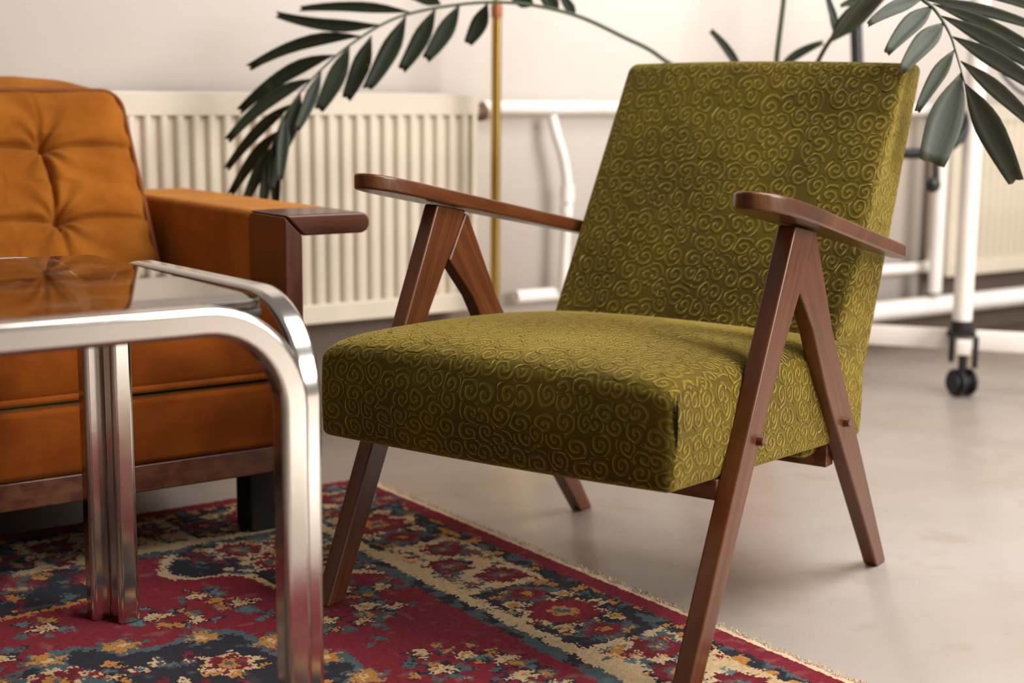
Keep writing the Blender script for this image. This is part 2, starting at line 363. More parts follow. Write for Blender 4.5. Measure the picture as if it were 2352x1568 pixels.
# ------------------------------------------------------------------ radiators
def radiator(x0, x1, z0, z1, label):
    r = empty('panel_radiator', ((x0+x1)/2, 2.85, z0), 0, label, 'radiator')
    cx = (x0+x1)/2; X = lambda x: x-cx; yb, yf = 2.885-2.85, 2.80-2.85; H = z1-z0
    box('back_panel', X(x0), X(x1), yf+.012, yb, 0.004, H-.004, M['radiator'], r, .004)
    bt = box_bm(X(x0), X(x1), yf, yf+.014, H-.042, H, 0)
    # round the upper corners
    es = [e for e in bt.edges if abs(e.verts[0].co.z-H) < 1e-6 and abs(e.verts[1].co.z-H) < 1e-6 and abs(e.verts[0].co.y-e.verts[1].co.y) > .005]
    bmesh.ops.bevel(bt, geom=es, offset=.012, segments=4, affect='EDGES', profile=.5)
    bm_obj('top_band', bt, M['radiator'], r)
    box('bottom_band', X(x0), X(x1), yf, yf+.014, 0, .042, M['radiator'], r, .004)
    box('side_band', X(x0), X(x0)+.016, yf+.001, yf+.014, .04, H-.04, M['radiator'], r, .004)
    box('side_band', X(x1)-.016, X(x1), yf+.001, yf+.014, .04, H-.04, M['radiator'], r, .004)
    box('top_grille', X(x0)+.01, X(x1)-.01, yf+.018, yb-.006, H-.003, H+.004, M['radiator'], r, .002)
    # one rib, shared
    prof = [(-.0115, .012), (-.0085, .003), (-.005, 0), (.005, 0), (.0085, .003), (.0115, .012)]
    bm = bmesh.new(); zs = [.030, .048, H-.048, H-.030]; rows = []
    for k, z in enumerate(zs):
        e = .0 if k in (1, 2) else .010
        rows.append([bm.verts.new((px, yf+py+(.0 if k in (1, 2) else .004), z)) for px, py in prof])
    for i in range(3):
        for j in range(5): bm.faces.new((rows[i][j], rows[i][j+1], rows[i+1][j+1], rows[i+1][j]))
    bmesh.ops.recalc_face_normals(bm, faces=bm.faces)
    me = bpy.data.meshes.new('rib'); bm.to_mesh(me); bm.free(); me.materials.append(M['radiator'])
    n = int(round((x1-x0-.05)/.0333)); x = x1-.034
    while x > x0+.03:
        o = link('rib', me, None, r); o.location = (X(x), 0, 0); x -= .0333
    return r
radiator(.30, 1.908, .215, .692, 'cream ribbed panel radiator on the wall behind the orange sofa')
radiator(3.54, 5.30, .185, .672, 'cream ribbed panel radiator at far right behind the rolling rack')
v = empty('radiator_valve', (1.910, 2.845, .655), 0, 'small brown radiator valve beside the brass lamp pole', 'valve')
sweep('valve_body', [(.0, 0, 0), (.03, 0, 0)], .017, M['valve'], v); sweep('nut', [(.031, 0, 0), (.045, 0, 0)], .021, M['valve'], v, n=6)
def pipe(name, pts, r, label, m='pipe', extra=None):
    o = sweep(name, spline(pts, 6), r, M[m], n=16); tag(o, label, 'pipe'); return o
pipe('heating_pipe', [(1.960, 2.86, .665), (2.4, 2.86, .665), (3.0, 2.86, .662), (3.56, 2.86, .66)], .016, 'white horizontal heating pipe running right from the left radiator valve')
rp = empty('riser_pipe', (2.19, 2.845, .2), 0, 'white bent riser pipe hanging from the upper heating pipe', 'pipe')
sweep('tube', spline([(-.035, .012, .445), (-.03, 0, .40), (-.012, -.006, .34), (.0, -.006, .26), (.0, 0, .15), (-.004, 0, .03)], 6), .012, M['pipe'], rp, n=14)
sweep('collar', [(0, -.004, .245), (0, -.004, .285)], .0165, M['pipe'], rp, n=16)
sweep('collar', [(0, -.002, .215), (0, -.002, .238)], .0150, M['pipe'], rp, n=16)
pipe('return_pipe', [(2.06, 2.865, .226), (2.6, 2.865, .222), (3.2, 2.865, .214), (3.50, 2.865, .210), (3.545, 2.865, .220), (3.555, 2.865, .26)], .016, 'white lower heating pipe near the floor with an upturned elbow')
pipe('drop_pipe', [(3.49, 2.80, .685), (3.49, 2.80, .40), (3.49, 2.80, .145)], .019, 'white vertical pipe in front of the right radiator end')
pipe('floor_pipe', [(1.9, 2.825, .104), (3.0, 2.825, .103), (4.2, 2.825, .100), (5.4, 2.825, .098)], .028, 'thick white pipe running low along the skirting')

# ------------------------------------------------------------------ rug
def make_rug():
    X0, X1, Y0, Y1 = -.05, 1.33, .78, 2.33; st = .0032
    nx, ny = int((X1-X0)/st), int((Y1-Y0)/st)
    gx = X0+(np.arange(nx)+.5)*st; gy = Y0+(np.arange(ny)+.5)*st
    GX, GY = np.meshgrid(gx, gy, indexing='ij')
    # hand-knotted unevenness of every outline
    def vn(sc, seed):
        r = np.random.default_rng(seed); a = r.random((int(nx*st*sc)+3, int(ny*st*sc)+3))
        u = (GX-X0)*sc; v = (GY-Y0)*sc; i = u.astype(int); j = v.astype(int); fu, fv = u-i, v-j
        fu = fu*fu*(3-2*fu); fv = fv*fv*(3-2*fv)
        return a[i, j]*(1-fu)*(1-fv)+a[i+1, j]*fu*(1-fv)+a[i, j+1]*(1-fu)*fv+a[i+1, j+1]*fu*fv
    wx = (vn(130, 1)-.5)*.011+(rng.random((nx, 1))-.5)*.003; wy = (vn(130, 2)-.5)*.011+(rng.random((1, ny))-.5)*.003
    PX, PY = GX+wx, GY+wy
    RED, NAVY, TEAL, CREAM, OCH, DRED, BLUE = range(7)
    A = np.full((nx, ny), RED, np.int8)
    def rosette(cx, cy, r, cols, petals=6, amp=.22, sx=1, sy=1, rot=0):
        m = (np.abs(GX-cx) < r*1.6*max(sx, 1)) & (np.abs(GY-cy) < r*1.6*max(sy, 1))
        if not m.any(): return
        dx, dy = (PX[m]-cx)/sx, (PY[m]-cy)/sy
        d = np.hypot(dx, dy); th = np.arctan2(dy, dx)+rot
        sub = A[m]; k = len(cols)
        for i, c in enumerate(cols):
            rr = r*(1-i/k)*(1+amp*np.cos(petals*th)*(1 if i < k-1 else .3)); sub = np.where(d < rr, c, sub)
        A[m] = sub
    def blob(cx, cy, a, b, rot, c, outline=None):
        m = (np.abs(GX-cx) < (a+b)*1.5) & (np.abs(GY-cy) < (a+b)*1.5)
        if not m.any(): return
        dx, dy = PX[m]-cx, PY[m]-cy; cs, sn = math.cos(rot), math.sin(rot)
        u, v = (dx*cs+dy*sn)/a, (-dx*sn+dy*cs)/b; d = u*u+v*v; sub = A[m]
        if outline is not None: sub = np.where(d < 1.9, outline, sub)
        A[m] = np.where(d < 1, c, sub)
    def flower(cx, cy, s=1.0, kind=0):
        # loose sprig: cream bloom with ochre buds and teal leaves
        for k in range(5):
            a = random.random()*6.28; rr = (.024+.012*random.random())*s
            blob(cx+math.cos(a)*rr, cy+math.sin(a)*rr, .0095*s, .0055*s, a+random.random(), random.choice([OCH, OCH, TEAL, BLUE]), NAVY if random.random() < .4 else TEAL)
        rosette(cx, cy, .0165*s, [NAVY, CREAM, CREAM, OCH], 5, .25, 1.2, .85, random.random()*3)
    d = np.minimum(X1-PX, Y1-PY); side = (X1-PX) < (Y1-PY)
    s = np.where(side, PY, PX)
    sec = np.mod(s-1.43, .50) < .25            # dark cartouches alternate with cream ones
    A[d > .245] = RED
    bord = (d > .062) & (d <= .195); A[bord & sec] = NAVY; A[bord & ~sec] = CREAM
    A[(d > .036) & (d <= .062)] = NAVY; A[d <= .036] = RED
    A[(d > .195) & (d <= .219)] = CREAM; A[(d > .219) & (d <= .243)] = TEAL
    tn = vn(55, 3); A[(d > .219) & (d <= .243) & (tn > .62)] = NAVY; A[(d > .036) & (d <= .062) & (tn > .66)] = OCH; A[(d > .036) & (d <= .062) & (tn < .28)] = TEAL
    # border ornament on both visible sides
    def border_stamp(fn):
        for k in range(-2, 4):
            for off in np.arange(0, .5, .25): pass
    for side_i in (0, 1):
        P = (lambda s_, d_: (X1-d_, s_)) if side_i == 0 else (lambda s_, d_: (s_, Y1-d_))
        for k in range(-3, 3):
            b0 = 1.43+k*.5
            # dark cartouche: scrolls, then a red palmette, outlined
            for _ in range(110):
                x, y = P(b0+random.uniform(.0, .25), random.uniform(.068, .19)); blob(x, y, random.uniform(.006, .015), random.uniform(.003, .006), random.random()*3, random.choice([TEAL, TEAL, OCH, RED, DRED, BLUE, OCH]), None)
            x, y = P(b0+.125, .128); rosette(x, y, .062, [CREAM, DRED, RED, RED, OCH, TEAL], 8, .16, 1.0, 1.0)
            for q in (-1, 1):
                x, y = P(b0+.125+q*.085, .128); rosette(x, y, .034, [TEAL, RED, DRED, OCH], 4, .2, 1.1, .9)
                for dd in (.085, .17):
                    x, y = P(b0+.125+q*.055, dd); rosette(x, y, .020, [NAVY, CREAM, OCH], 5)
            # cream cartouche: red rosettes, blue leaves, ochre buds
            for _ in range(70):
                x, y = P(b0+.25+random.uniform(.01, .24), random.uniform(.07, .188)); blob(x, y, random.uniform(.006, .013), random.uniform(.003, .005), random.random()*3, random.choice([TEAL, BLUE, OCH, NAVY, RED]), None)
            for q in (.05, .125, .2):
                x, y = P(b0+.25+q, .11 if q != .125 else .15); rosette(x, y, .034, [NAVY if q == .125 else DRED, DRED, RED, TEAL, OCH], 7, .14)
            for q in (.03, .09, .16, .22):
                x, y = P(b0+.25+q, .172 if int(q*100) % 2 else .085); rosette(x, y, .016, [TEAL, RED, OCH], 5)
    # field: spandrel in the back right corner with cream scrolls
    cxs, cys = 1.085, 2.085; rr = np.hypot(PX-cxs, PY-cys)
    fld = d > .245
    lobes = .245+.028*np.cos(9*np.arctan2(PY-cys, PX-cxs))
    A[fld & (rr < lobes+.016)] = CREAM; A[fld & (rr < lobes)] = NAVY
    for _ in range(330):
        a = math.pi+random.random()*math.pi/2; q = random.uniform(.0, .225); blob(cxs+math.cos(a)*q, cys+math.sin(a)*q, random.uniform(.006, .015), random.uniform(.003, .006), random.random()*3, random.choice([TEAL, RED, CREAM, OCH, BLUE, DRED, TEAL]), None)
    for a, q in ((3.4, .13), (4.0, .16), (4.5, .12), (3.9, .06)): rosette(cxs+math.cos(a)*q, cys+math.sin(a)*q, .042, [CREAM, DRED, RED, TEAL, OCH], 7)
    # second scroll further left along the back
    for cx_, cy_, R_ in ((.60, 2.10, .15), (.28, 2.08, .13)):
        rr2 = np.hypot((PX-cx_)/1.25, PY-cy_); A[fld & (rr2 < R_+.012)] = OCH; A[fld & (rr2 < R_)] = NAVY
        for _ in range(150):
            a = random.random()*6.28; q = random.uniform(0, R_*.95); blob(cx_+math.cos(a)*q*1.25, cy_+math.sin(a)*q, random.uniform(.008, .02), random.uniform(.004, .008), random.random()*3, random.choice([TEAL, OCH, RED, DRED, OCH]), None)
        rosette(cx_, cy_, .05, [TEAL, RED, DRED, OCH], 8)
    # centre medallion towards the camera
    mcx, mcy = .44, 1.385; mr = (np.abs((PX-mcx)/1.10)**4+np.abs(PY-mcy)**4)**.25; mth = np.arctan2(PY-mcy, PX-mcx)
    edge = .375+.022*np.cos(16*mth); A[mr < edge+.012] = TEAL; A[mr < edge] = NAVY
    A[(mr < edge-.02) & (np.hypot(PX-.47, PY-1.66) < .14)] = TEAL
    for k in range(32):
        a = 2*math.pi*(k+.5)/32; q = .385; q /= (math.cos(a)**4+math.sin(a)**4)**.25; rosette(mcx+math.cos(a)*q*1.1, mcy+math.sin(a)*q, .026, [TEAL, OCH, OCH, CREAM], 6, .25)
    for _ in range(800):
        a = random.random()*6.28; q = .35*math.sqrt(random.random())/(math.cos(a)**4+math.sin(a)**4)**.25; c = random.choice([RED, RED, DRED, OCH, CREAM, TEAL, OCH])
        blob(mcx+math.cos(a)*q*1.1, mcy+math.sin(a)*q, random.uniform(.006, .015), random.uniform(.003, .006), random.choice([0, .4, 1.57, 2.6]), c, CREAM if c in (RED, DRED) and random.random() < .5 else None)
    for k in range(12):
        a = 2*math.pi*k/12+.2; q = .315/(math.cos(a)**4+math.sin(a)**4)**.25; rosette(mcx+math.cos(a)*q*1.1, mcy+math.sin(a)*q, .034, [CREAM, RED, DRED, OCH, TEAL], 6, .2)
    # sprigs scattered on the red field
    for x, y in [(.957, 1.672), (.915, 1.70), (.956, 1.526), (.951, 1.472), (1.003, 1.494), (1.035, 1.455), (1.02, 1.40), (.99, 1.72), (1.02, 1.70), (.89, 1.745), (1.05, 1.78), (1.0, 1.80), (.86, 1.83), (.74, 1.84), (.70, 1.90), (.60, 1.88), (.78, 1.80), (.93, 1.80), (1.04, 1.35), (.97, 1.36), (.98, 1.28), (1.05, 1.22), (1.0, 1.15), (.93, 1.10), (1.04, 1.05), (.90, 1.00), (.8, .95), (.52, 1.80), (.48, 1.88), (.82, 1.885)]:
        flower(x, y, random.uniform(.9, 1.25))
    for _ in range(60):
        x, y = random.uniform(.5, 1.07), random.uniform(.9, 1.9)
        if math.hypot((x-mcx)/1.1, y-mcy) > .43 and 1.085-x > .01 and random.random() < .55: blob(x, y, random.uniform(.006, .012), .0045, random.random()*3, random.choice([OCH, TEAL, CREAM, BLUE]), None)
    # stray knots at the outlines
    for sh in ((1, 0), (0, 1), (-1, 0), (0, -1), (2, 0), (0, -2)):
        Bm = np.roll(A, sh, (0, 1)); k_ = rng.random((nx, ny)) < .08; A = np.where(k_, Bm, A)
    pal = np.array([srgb(134, 26, 44)[:3], srgb(38, 38, 50)[:3], srgb(80, 98, 102)[:3], srgb(216, 186, 142)[:3], srgb(196, 134, 62)[:3], srgb(112, 22, 34)[:3], srgb(98, 122, 130)[:3]])
    colr = pal[A]*(1+(rng.random((nx, ny, 1))-.5)*.22)*(.90+.2*vn(14, 9)[..., None])
    dust = np.clip((vn(60, 11)-.78)*1.2, 0, .16)[..., None]*(.4+.6*vn(70, 12)[..., None]); colr = colr*(1-dust)+np.array([.55, .47, .42])*dust
    # mesh: one small quad per knot, pile height uneven
    vx = X0+np.arange(nx+1)*st; vy = Y0+np.arange(ny+1)*st; VX, VY = np.meshgrid(vx, vy, indexing='ij')
    VZ = .0095+(rng.random(VX.shape)-.5)*.0014
    e = (VX < X0+st*.5) | (VX > X1-st*.5) | (VY < Y0+st*.5) | (VY > Y1-st*.5); VZ[e] = .001
    jx = (rng.random(VX.shape)-.5)*st*.5; jy = (rng.random(VX.shape)-.5)*st*.5; jx[e] = 0; jy[e] = 0
    co = np.stack([VX+jx, VY+jy, VZ], -1).reshape(-1, 3)
    idx = np.arange((nx+1)*(ny+1)).reshape(nx+1, ny+1)
    fc = np.stack([idx[:-1, :-1], idx[1:, :-1], idx[1:, 1:], idx[:-1, 1:]], -1).reshape(-1, 4)
    me = bpy.data.meshes.new('pile'); me.vertices.add(len(co)); me.vertices.foreach_set('co', co.ravel())
    me.loops.add(fc.size); me.loops.foreach_set('vertex_index', fc.ravel()); me.polygons.add(len(fc))
    me.polygons.foreach_set('loop_start', np.arange(len(fc))*4); me.polygons.foreach_set('loop_total', np.full(len(fc), 4)); me.update()
    at = me.color_attributes.new('knots', 'FLOAT_COLOR', 'CORNER')
    c4 = np.concatenate([colr.reshape(-1, 3), np.ones((nx*ny, 1))], 1); at.data.foreach_set('color', np.repeat(c4, 4, 0).ravel().astype(np.float32))
    m, nt, p = mat('knotted_wool_pile'); g = N(nt); a = g('ShaderNodeAttribute', attribute_name='knots'); tc = g('ShaderNodeTexCoord').outputs['Object']
    fz = g.noise(tc, 700, 3, .7); col = g.mix(g.math('MULTIPLY', fz, .5), a.outputs['Color'], g.mix(.5, a.outputs['Color'], (0, 0, 0, 1)))
    nt.links.new(col, p.inputs['Base Color']); p.inputs['Roughness'].default_value = .95; p.inputs['Specular IOR Level'].default_value = .08
    p.inputs['Sheen Weight'].default_value = .06; p.inputs['Sheen Roughness'].default_value = .5
    nt.links.new(g.bump(fz, .8, .003), p.inputs['Normal'])
    root = empty('persian_rug', (0, 0, 0), 0, 'red persian style wool rug with floral border under the chair and table', 'rug')
    link('pile', me, m, root, True)
    box('backing', X0+.002, X1-.002, Y0+.002, Y1-.002, .0004, .003, M['fringe'], root, 0)
    # woven edge strip and frayed fringe along the right end
    bm = bmesh.new(); N_ = 260; rows = []
    for i in range(N_+1):
        y = Y0+(Y1-Y0+.004)*i/N_; w_ = .019+.004*math.sin(i*.7)+random.uniform(-.002, .002); rows.append([bm.verts.new((X1-.002, y, .0065)), bm.verts.new((X1+w_*.5, y, .0055+random.uniform(0, .0015))), bm.verts.new((X1+w_, y, .0006))])
    for i in range(N_):
        for j in range(2): bm.faces.new((rows[i][j], rows[i][j+1], rows[i+1][j+1], rows[i+1][j]))
    bm_obj('selvedge', bm, M['fringe'], root)
    bm = bmesh.new()
    for i in range(1500):
        y = random.uniform(Y0, Y1); x = X1+random.uniform(.010, .021); a = random.gauss(0, .9); L = random.uniform(.004, .013); z = random.uniform(.002, .006)
        p0 = Vector((x, y, z)); p1 = p0+Vector((math.cos(a)*L*.5, math.sin(a)*L*.5, random.uniform(.0, .003))); p2 = p0+Vector((math.cos(a)*L, math.sin(a)*L, 0)); p2.z = .001
        t = Vector((-math.sin(a), math.cos(a), 0))*.0007; q = [bm.verts.new(p0-t), bm.verts.new(p0+t), bm.verts.new(p1+t), bm.verts.new(p1-t), bm.verts.new(p2)]
        bm.faces.new(q[:4]); bm.faces.new((q[3], q[2], q[4]))
    f = bm_obj('fringe', bm, M['fringe'], root); f['kind'] = 'stuff'
    return root
make_rug()

# ------------------------------------------------------------------ green armchair (local: x lateral, y depth, z up)
chair = empty('armchair', (1.0105, 1.4882, 0), -1.2143, 'olive green swirl velvet armchair with angled brown wooden legs and paddle arms', 'armchair')
WO, TH = .2845, .0245
def lat(sgn, tin, tout): return (sgn*tin, sgn*tout)
for sgn in (1, -1):
    side = lambda p, t: Vector((t, p[0], p[1]))
    tr = .0055
    def to3(p, t, sgn=sgn): return Vector((t+sgn*.0055*p[1], p[0], p[1]))
    z0 = .0105
    fr = lambda z: .0208+.4748*z
    ztF, ztB = .5405, .5285
    fpts = [(fr(z0), z0), (fr(z0)+.036, z0), (fr(.29)+.045, .29), (fr(.39)+.053, .39), (fr(.457)+.064, .457), (.3475, ztB), (fr(ztF), ztF)]
    gd = (0, .4748, 1)
    poly_prism('front_leg', fpts, to3, sgn*(WO-TH), sgn*WO, M['wood'], chair, .0032, 3, gd)
    # rear leg, tapering to the foot, its top cut against the front leg
    rpts = [(.666, .0002), (.702, .0002), (.505, .280), (.425, .392), (.3540, .5200), (.3465, .5245), (fr(.4585)+.0655, .4585), (.3602, .3986), (.4177, .309), (.440, .280)]
    def to3r(p, t, sgn=sgn): return Vector((t+sgn*(-.0116+.026*p[1] if p[1] < .5 else .0014), p[0], p[1]))
    poly_prism('rear_leg', rpts, to3r, sgn*(WO-TH+.0012), sgn*(WO-.0012), M['wood'], chair, .003, 3, (0, -.70, 1))
    # bolts
    for b, z in ((.1918, .2859), (.490, .2547)):
        bo = WO+.0055*z if b < .3 else WO-.0012+(-.0116+.026*z)
        bm = bmesh.new(); g_ = bmesh.ops.create_cone(bm, cap_ends=True, segments=18, radius1=.0068, radius2=.0062, depth=.010)
        for v_ in bm.verts: v_.co = Vector((sgn*(bo+.0034+v_.co.z*.9), b+v_.co.x, z+v_.co.y))
        bmesh.ops.bevel(bm, geom=[e for e in bm.edges if e.calc_face_angle(0) > .8], offset=.0012, segments=2, affect='EDGES')
        bm_obj('bolt', bm, M['wood'], chair, grain=(0, 0, 1))
    # paddle arm
    inner = [(.136, .286), (.140, .273), (.151, .262), (.170, .254), (.215, .248), (.35, .249), (.55, .249), (.719, .2450)]
    outer = [(.726, .2500), (.726, .266), (.719, .2720), (.66, .278), (.50, .295), (.36, .311), (.27, .3215), (.21, .3245), (.18, .323), (.155, .316), (.140, .302)]
    pl = [(b, l) for b, l in inner]+[(b, l) for b, l in outer]
    def arm3(p, t, sgn=sgn): return Vector((sgn*p[1], p[0], .6155-.185*p[0]+t))
    poly_prism('armrest', pl, arm3, -.0215, 0, M['wood'], chair, .004, 3, (0, 1, -.185))
# seat
def seat_shape(p):
    l = p.x; tb = (p.y+.292)/.584; b = .016+tb*.584; tz = (p.z+.067)/.134
    zb = .2514-.068*(b-.016)-.003*(1-(l/.258)**2)*(1-tb)
    c = max(0, 1-(l/.258)**2)
    zt = .386-.030*tb**1.6+.020*c*math.sin(math.pi*min(1, tb*1.02+.03))**.8-.014*math.exp(-(b-.016)/.022)-.012*math.exp(-(.258-abs(l))/.020)
    fb = -.012*c*max(0, 1-tb*4)*math.sin(math.pi*min(max(tz, 0), 1))          # front face bellies forward
    ls = l*(1+.010*math.sin(math.pi*min(max(tz, 0), 1)))
    return Vector((ls, b+fb, zb+(zt-zb)*tz))
seat = rbox((.261, .292, .067), .011, (40, 40, 14), seat_shape, 'seat_cushion', M['velvet'], chair)
# front corner pleats: flat black sliver stands in for the shaded gap
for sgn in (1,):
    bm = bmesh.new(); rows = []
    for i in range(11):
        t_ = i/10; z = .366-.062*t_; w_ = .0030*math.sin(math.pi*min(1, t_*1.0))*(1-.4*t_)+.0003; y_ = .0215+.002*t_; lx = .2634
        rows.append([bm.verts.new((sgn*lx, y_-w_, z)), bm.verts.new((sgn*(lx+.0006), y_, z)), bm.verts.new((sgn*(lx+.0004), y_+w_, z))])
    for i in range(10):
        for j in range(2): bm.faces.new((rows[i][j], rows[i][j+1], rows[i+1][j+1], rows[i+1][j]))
    bm_obj('pleat_shade', bm, M['shade_black'], chair)
# backrest: wedge, thicker towards the bottom
def back_shape(p):
    tz = (p.z+.28)/.56; z = .200+tz*.5475; ty = (p.y+.06)/.12
    fb = .3348+.5877*z; bb = .555+.398*z
    c = max(0, 1-(p.x/.238)**2)
    fb -= .012*c*math.sin(math.pi*min(max(tz, 0), 1)); zz = z+(.004*c if tz > .9 else 0)
    return Vector((p.x, fb+(bb-fb)*ty, zz-.03*ty*(tz > .97)*0))
rbox((.238, .06, .28), .014, (38, 8, 42), back_shape, 'backrest', M['velvet'], chair)
# under-frame
box('front_stretcher', -.2618, .2618, .132, .156, .219, .2448, M['wood'], chair, .002, grain=(1, 0, 0))
box('rear_stretcher', -.2544, .2544, .490, .515, .186, .2195, M['wood'], chair, .002, grain=(1, 0, 0))

# ------------------------------------------------------------------ chrome and glass table
tb = empty('coffee_table', (.35, 1.62, .0), 0, 'chrome coffee table with smoked brown glass top in the left foreground', 'coffee table')
TX0, TX1, TY0, TY1, TZ = -.06, .726, 1.340, 1.896, .494
def rrect(w_, h_, r, n=4):
    out = []
    for cx_, cy_, a0 in ((w_/2-r, h_/2-r, 0), (-w_/2+r, h_/2-r, 90), (-w_/2+r, -h_/2+r, 180), (w_/2-r, -h_/2+r, 270)):
        for k in range(n+1): a = math.radians(a0+90*k/n); out.append((cx_+r*math.cos(a), cy_+r*math.sin(a)))
    res = []
    for i, p in enumerate(out):       # holding points keep the flats flat
        q = out[(i+1) % len(out)]; res.append(p); L_ = math.hypot(q[0]-p[0], q[1]-p[1])
        if L_ > .006:
            for f_ in (.0008/L_, 1-.0008/L_): res.append((p[0]+(q[0]-p[0])*f_, p[1]+(q[1]-p[1])*f_))
    return res
def frame(p0, p1, inward, depth_w, height, name, R=.095):
    """inverted U of rectangular tube from foot p0 to foot p1 (both at tube centre line)"""
    p0, p1 = Vector(p0), Vector(p1); d = (p1-p0).normalized(); L = (p1-p0).length; zt = TZ-height/2; pts = [p0+Vector((0, 0, .0108))]
    for k in range(0, 13):
        a = math.radians(180-90*k/12); pts.append(p0+d*(R+R*math.cos(a))+Vector((0, 0, zt-R+R*math.sin(a))))
    for k in range(0, 13):
        a = math.radians(90-90*k/12); pts.append(p1-d*R+d*(R*math.cos(a))+Vector((0, 0, zt-R+R*math.sin(a))))
    pts.append(p1+Vector((0, 0, .0108)))
    loc = [q-Vector(tb.location) for q in pts]
    nrm = d.cross(Vector((0, 0, 1)))
    return sweep(name, loc, 0, M['chrome'], tb, section=rrect(depth_w, height, .0065), upv=nrm)
TW, TH_ = .029, .030
# front/back frames stand outside, right/left frames between them
frame((TX0+.055, TY0+TW/2, 0), (.6945, TY0+TW/2, 0), 1, TW, TH_, 'frame')
frame((TX0+.055, TY1-TW/2, 0), (.680, TY1-TW/2, 0), 1, TW, TH_, 'frame')
frame((.7260, TY0+TH_/2+TW+.002, 0), (.7030, TY1-TH_/2-.031, 0), 1, TW, TH_, 'frame')
frame((TX0+TW/2, TY0+TH_/2+TW+.002, 0), (TX0+TW/2, TY1-TH_/2-.030, 0), 1, TW, TH_, 'frame')
gx0, gx1, gy0, gy1 = TX0+TW+.003, TX1-TW-.018, TY0+TW+.003, TY1-TW-.003
c_ = tb.location
bm = box_bm(gx0-c_.x, gx1-c_.x, gy0-c_.y, gy1-c_.y, TZ-.010, TZ-.0005, 0)
bmesh.ops.bevel(bm, geom=[e for e in bm.edges if abs(e.verts[0].co.z-e.verts[1].co.z) > .005], offset=.022, segments=8, affect='EDGES', profile=.5)
bmesh.ops.bevel(bm, geom=[e for e in bm.edges if abs(e.verts[0].co.z-e.verts[1].co.z) < 1e-4], offset=.002, segments=2, affect='EDGES', profile=.5)
wn(bm_obj('glass_top', bm, M['glass'], tb, ang=70))
for x, y in ((gx1-.02, gy0+.02), (gx1-.02, gy1-.02), (gx0+.02, gy0+.02), (gx0+.02, gy1-.02)):
    box('support_pad', x-.016-c_.x, x+.016-c_.x, y-.016-c_.y, y+.016-c_.y, TZ-.019, TZ-.0105, M['black'], tb, .002)

# ------------------------------------------------------------------ orange sofa
SX0, SX1 = -.15, 1.030
sofa = empty('sofa', (.45, 2.40, 0), 0, 'orange upholstered sofa with dark wooden arm behind the glass table', 'sofa'); sl = Vector(sofa.location)
def sb(name, x0, x1, y0, y1, z0, z1, m, bevel=.004, grain=None, seg=2): return box(name, x0-sl.x, x1-sl.x, y0-sl.y, y1-sl.y, z0, z1, M[m], sofa, bevel, seg, grain)
sb('base_rail', SX0, SX1, 2.050, 2.080, .122, .163, 'sofawood', .003, (1, 0, 0))
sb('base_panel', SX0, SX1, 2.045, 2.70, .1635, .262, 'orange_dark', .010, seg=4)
sb('under_blocker', SX0, SX1-.08, 2.085, 2.655, .1225, .163, 'shade_black', .002)  # added black slab, keeps light out from under the sofa
sb('back_rail', SX0, SX1, 2.66, 2.69, .122, .163, 'sofawood', .003, (1, 0, 0))
for x, y in ((1.015, 2.12), (1.015, 2.62), (-.10, 2.12), (-.10, 2.62)): sb('leg', x, x+.055, y, y+.055, .0108 if y < 2.3 else .0004, .1625, 'legblack', .004)
sb('back_panel', SX0, SX1, 2.705, 2.745, .13, .66, 'orange_dark', .01, seg=4)
# arm: wooden front band mitred from a post and an outward board, upholstered behind
AI, AO = 1.036, 1.182; y0, y1 = 2.030, 2.150; z1 = .5165; t = .032
P2 = lambda p, yy: Vector((p[0]-sl.x, yy-sl.y, p[1]))
poly_prism('arm_post', [(AI, .122), (AI+t-.002, .122), (AI+t-.002, z1-t-.0005), (AI, z1-.0015)], P2, y0, y1, M['sofawood'], sofa, .0035, 3, (0, 0, 1))
end = [(AO-.0+.016*math.cos(a)-.016, z1-.016+.016*math.sin(a)) for a in [math.radians(90-180*k/10) for k in range(11)]]
poly_prism('arm_board', [(AI+.0012, z1)]+end+[(AI+t, z1-t)], P2, y0, y1, M['sofawood'], sofa, .0035, 3, (1, 0, 0))
ag = [(AI, .130), (AI+t, .130), (AI+t, z1-t)]+end[::-1]+[(AI+.012, z1), (AI+.004, z1-.004), (AI, z1-.012)]
poly_prism('arm_upholstery', ag, P2, y1+.0006, 2.70, M['orange_arm_lit'], sofa, .006, 3)
# seat cushion (a thing of its own)
sc = empty('seat_cushion', (.44, 2.217, .2635), 0, 'long orange corduroy seat cushion on the sofa behind the chrome legs', 'cushion')
def scs(p):
    cxn = 1-(p.x/.585)**2; y = p.y+.0; z = p.z+.055
    return Vector((p.x, y-.010*math.sin(math.pi*min(1, max(0, z/.11)))*(p.y < 0)*min(1, -p.y/.1), z+.010*max(0, cxn)*(z/.11)))
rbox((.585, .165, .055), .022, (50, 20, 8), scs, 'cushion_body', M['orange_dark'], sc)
pp = [(-.575, -.167, .0105), (.575, -.167, .0105), (.584, -.155, .0105), (.584, .15, .0105)]
sweep('piping', pp, .0052, M['orange_dark'], sc, n=10)
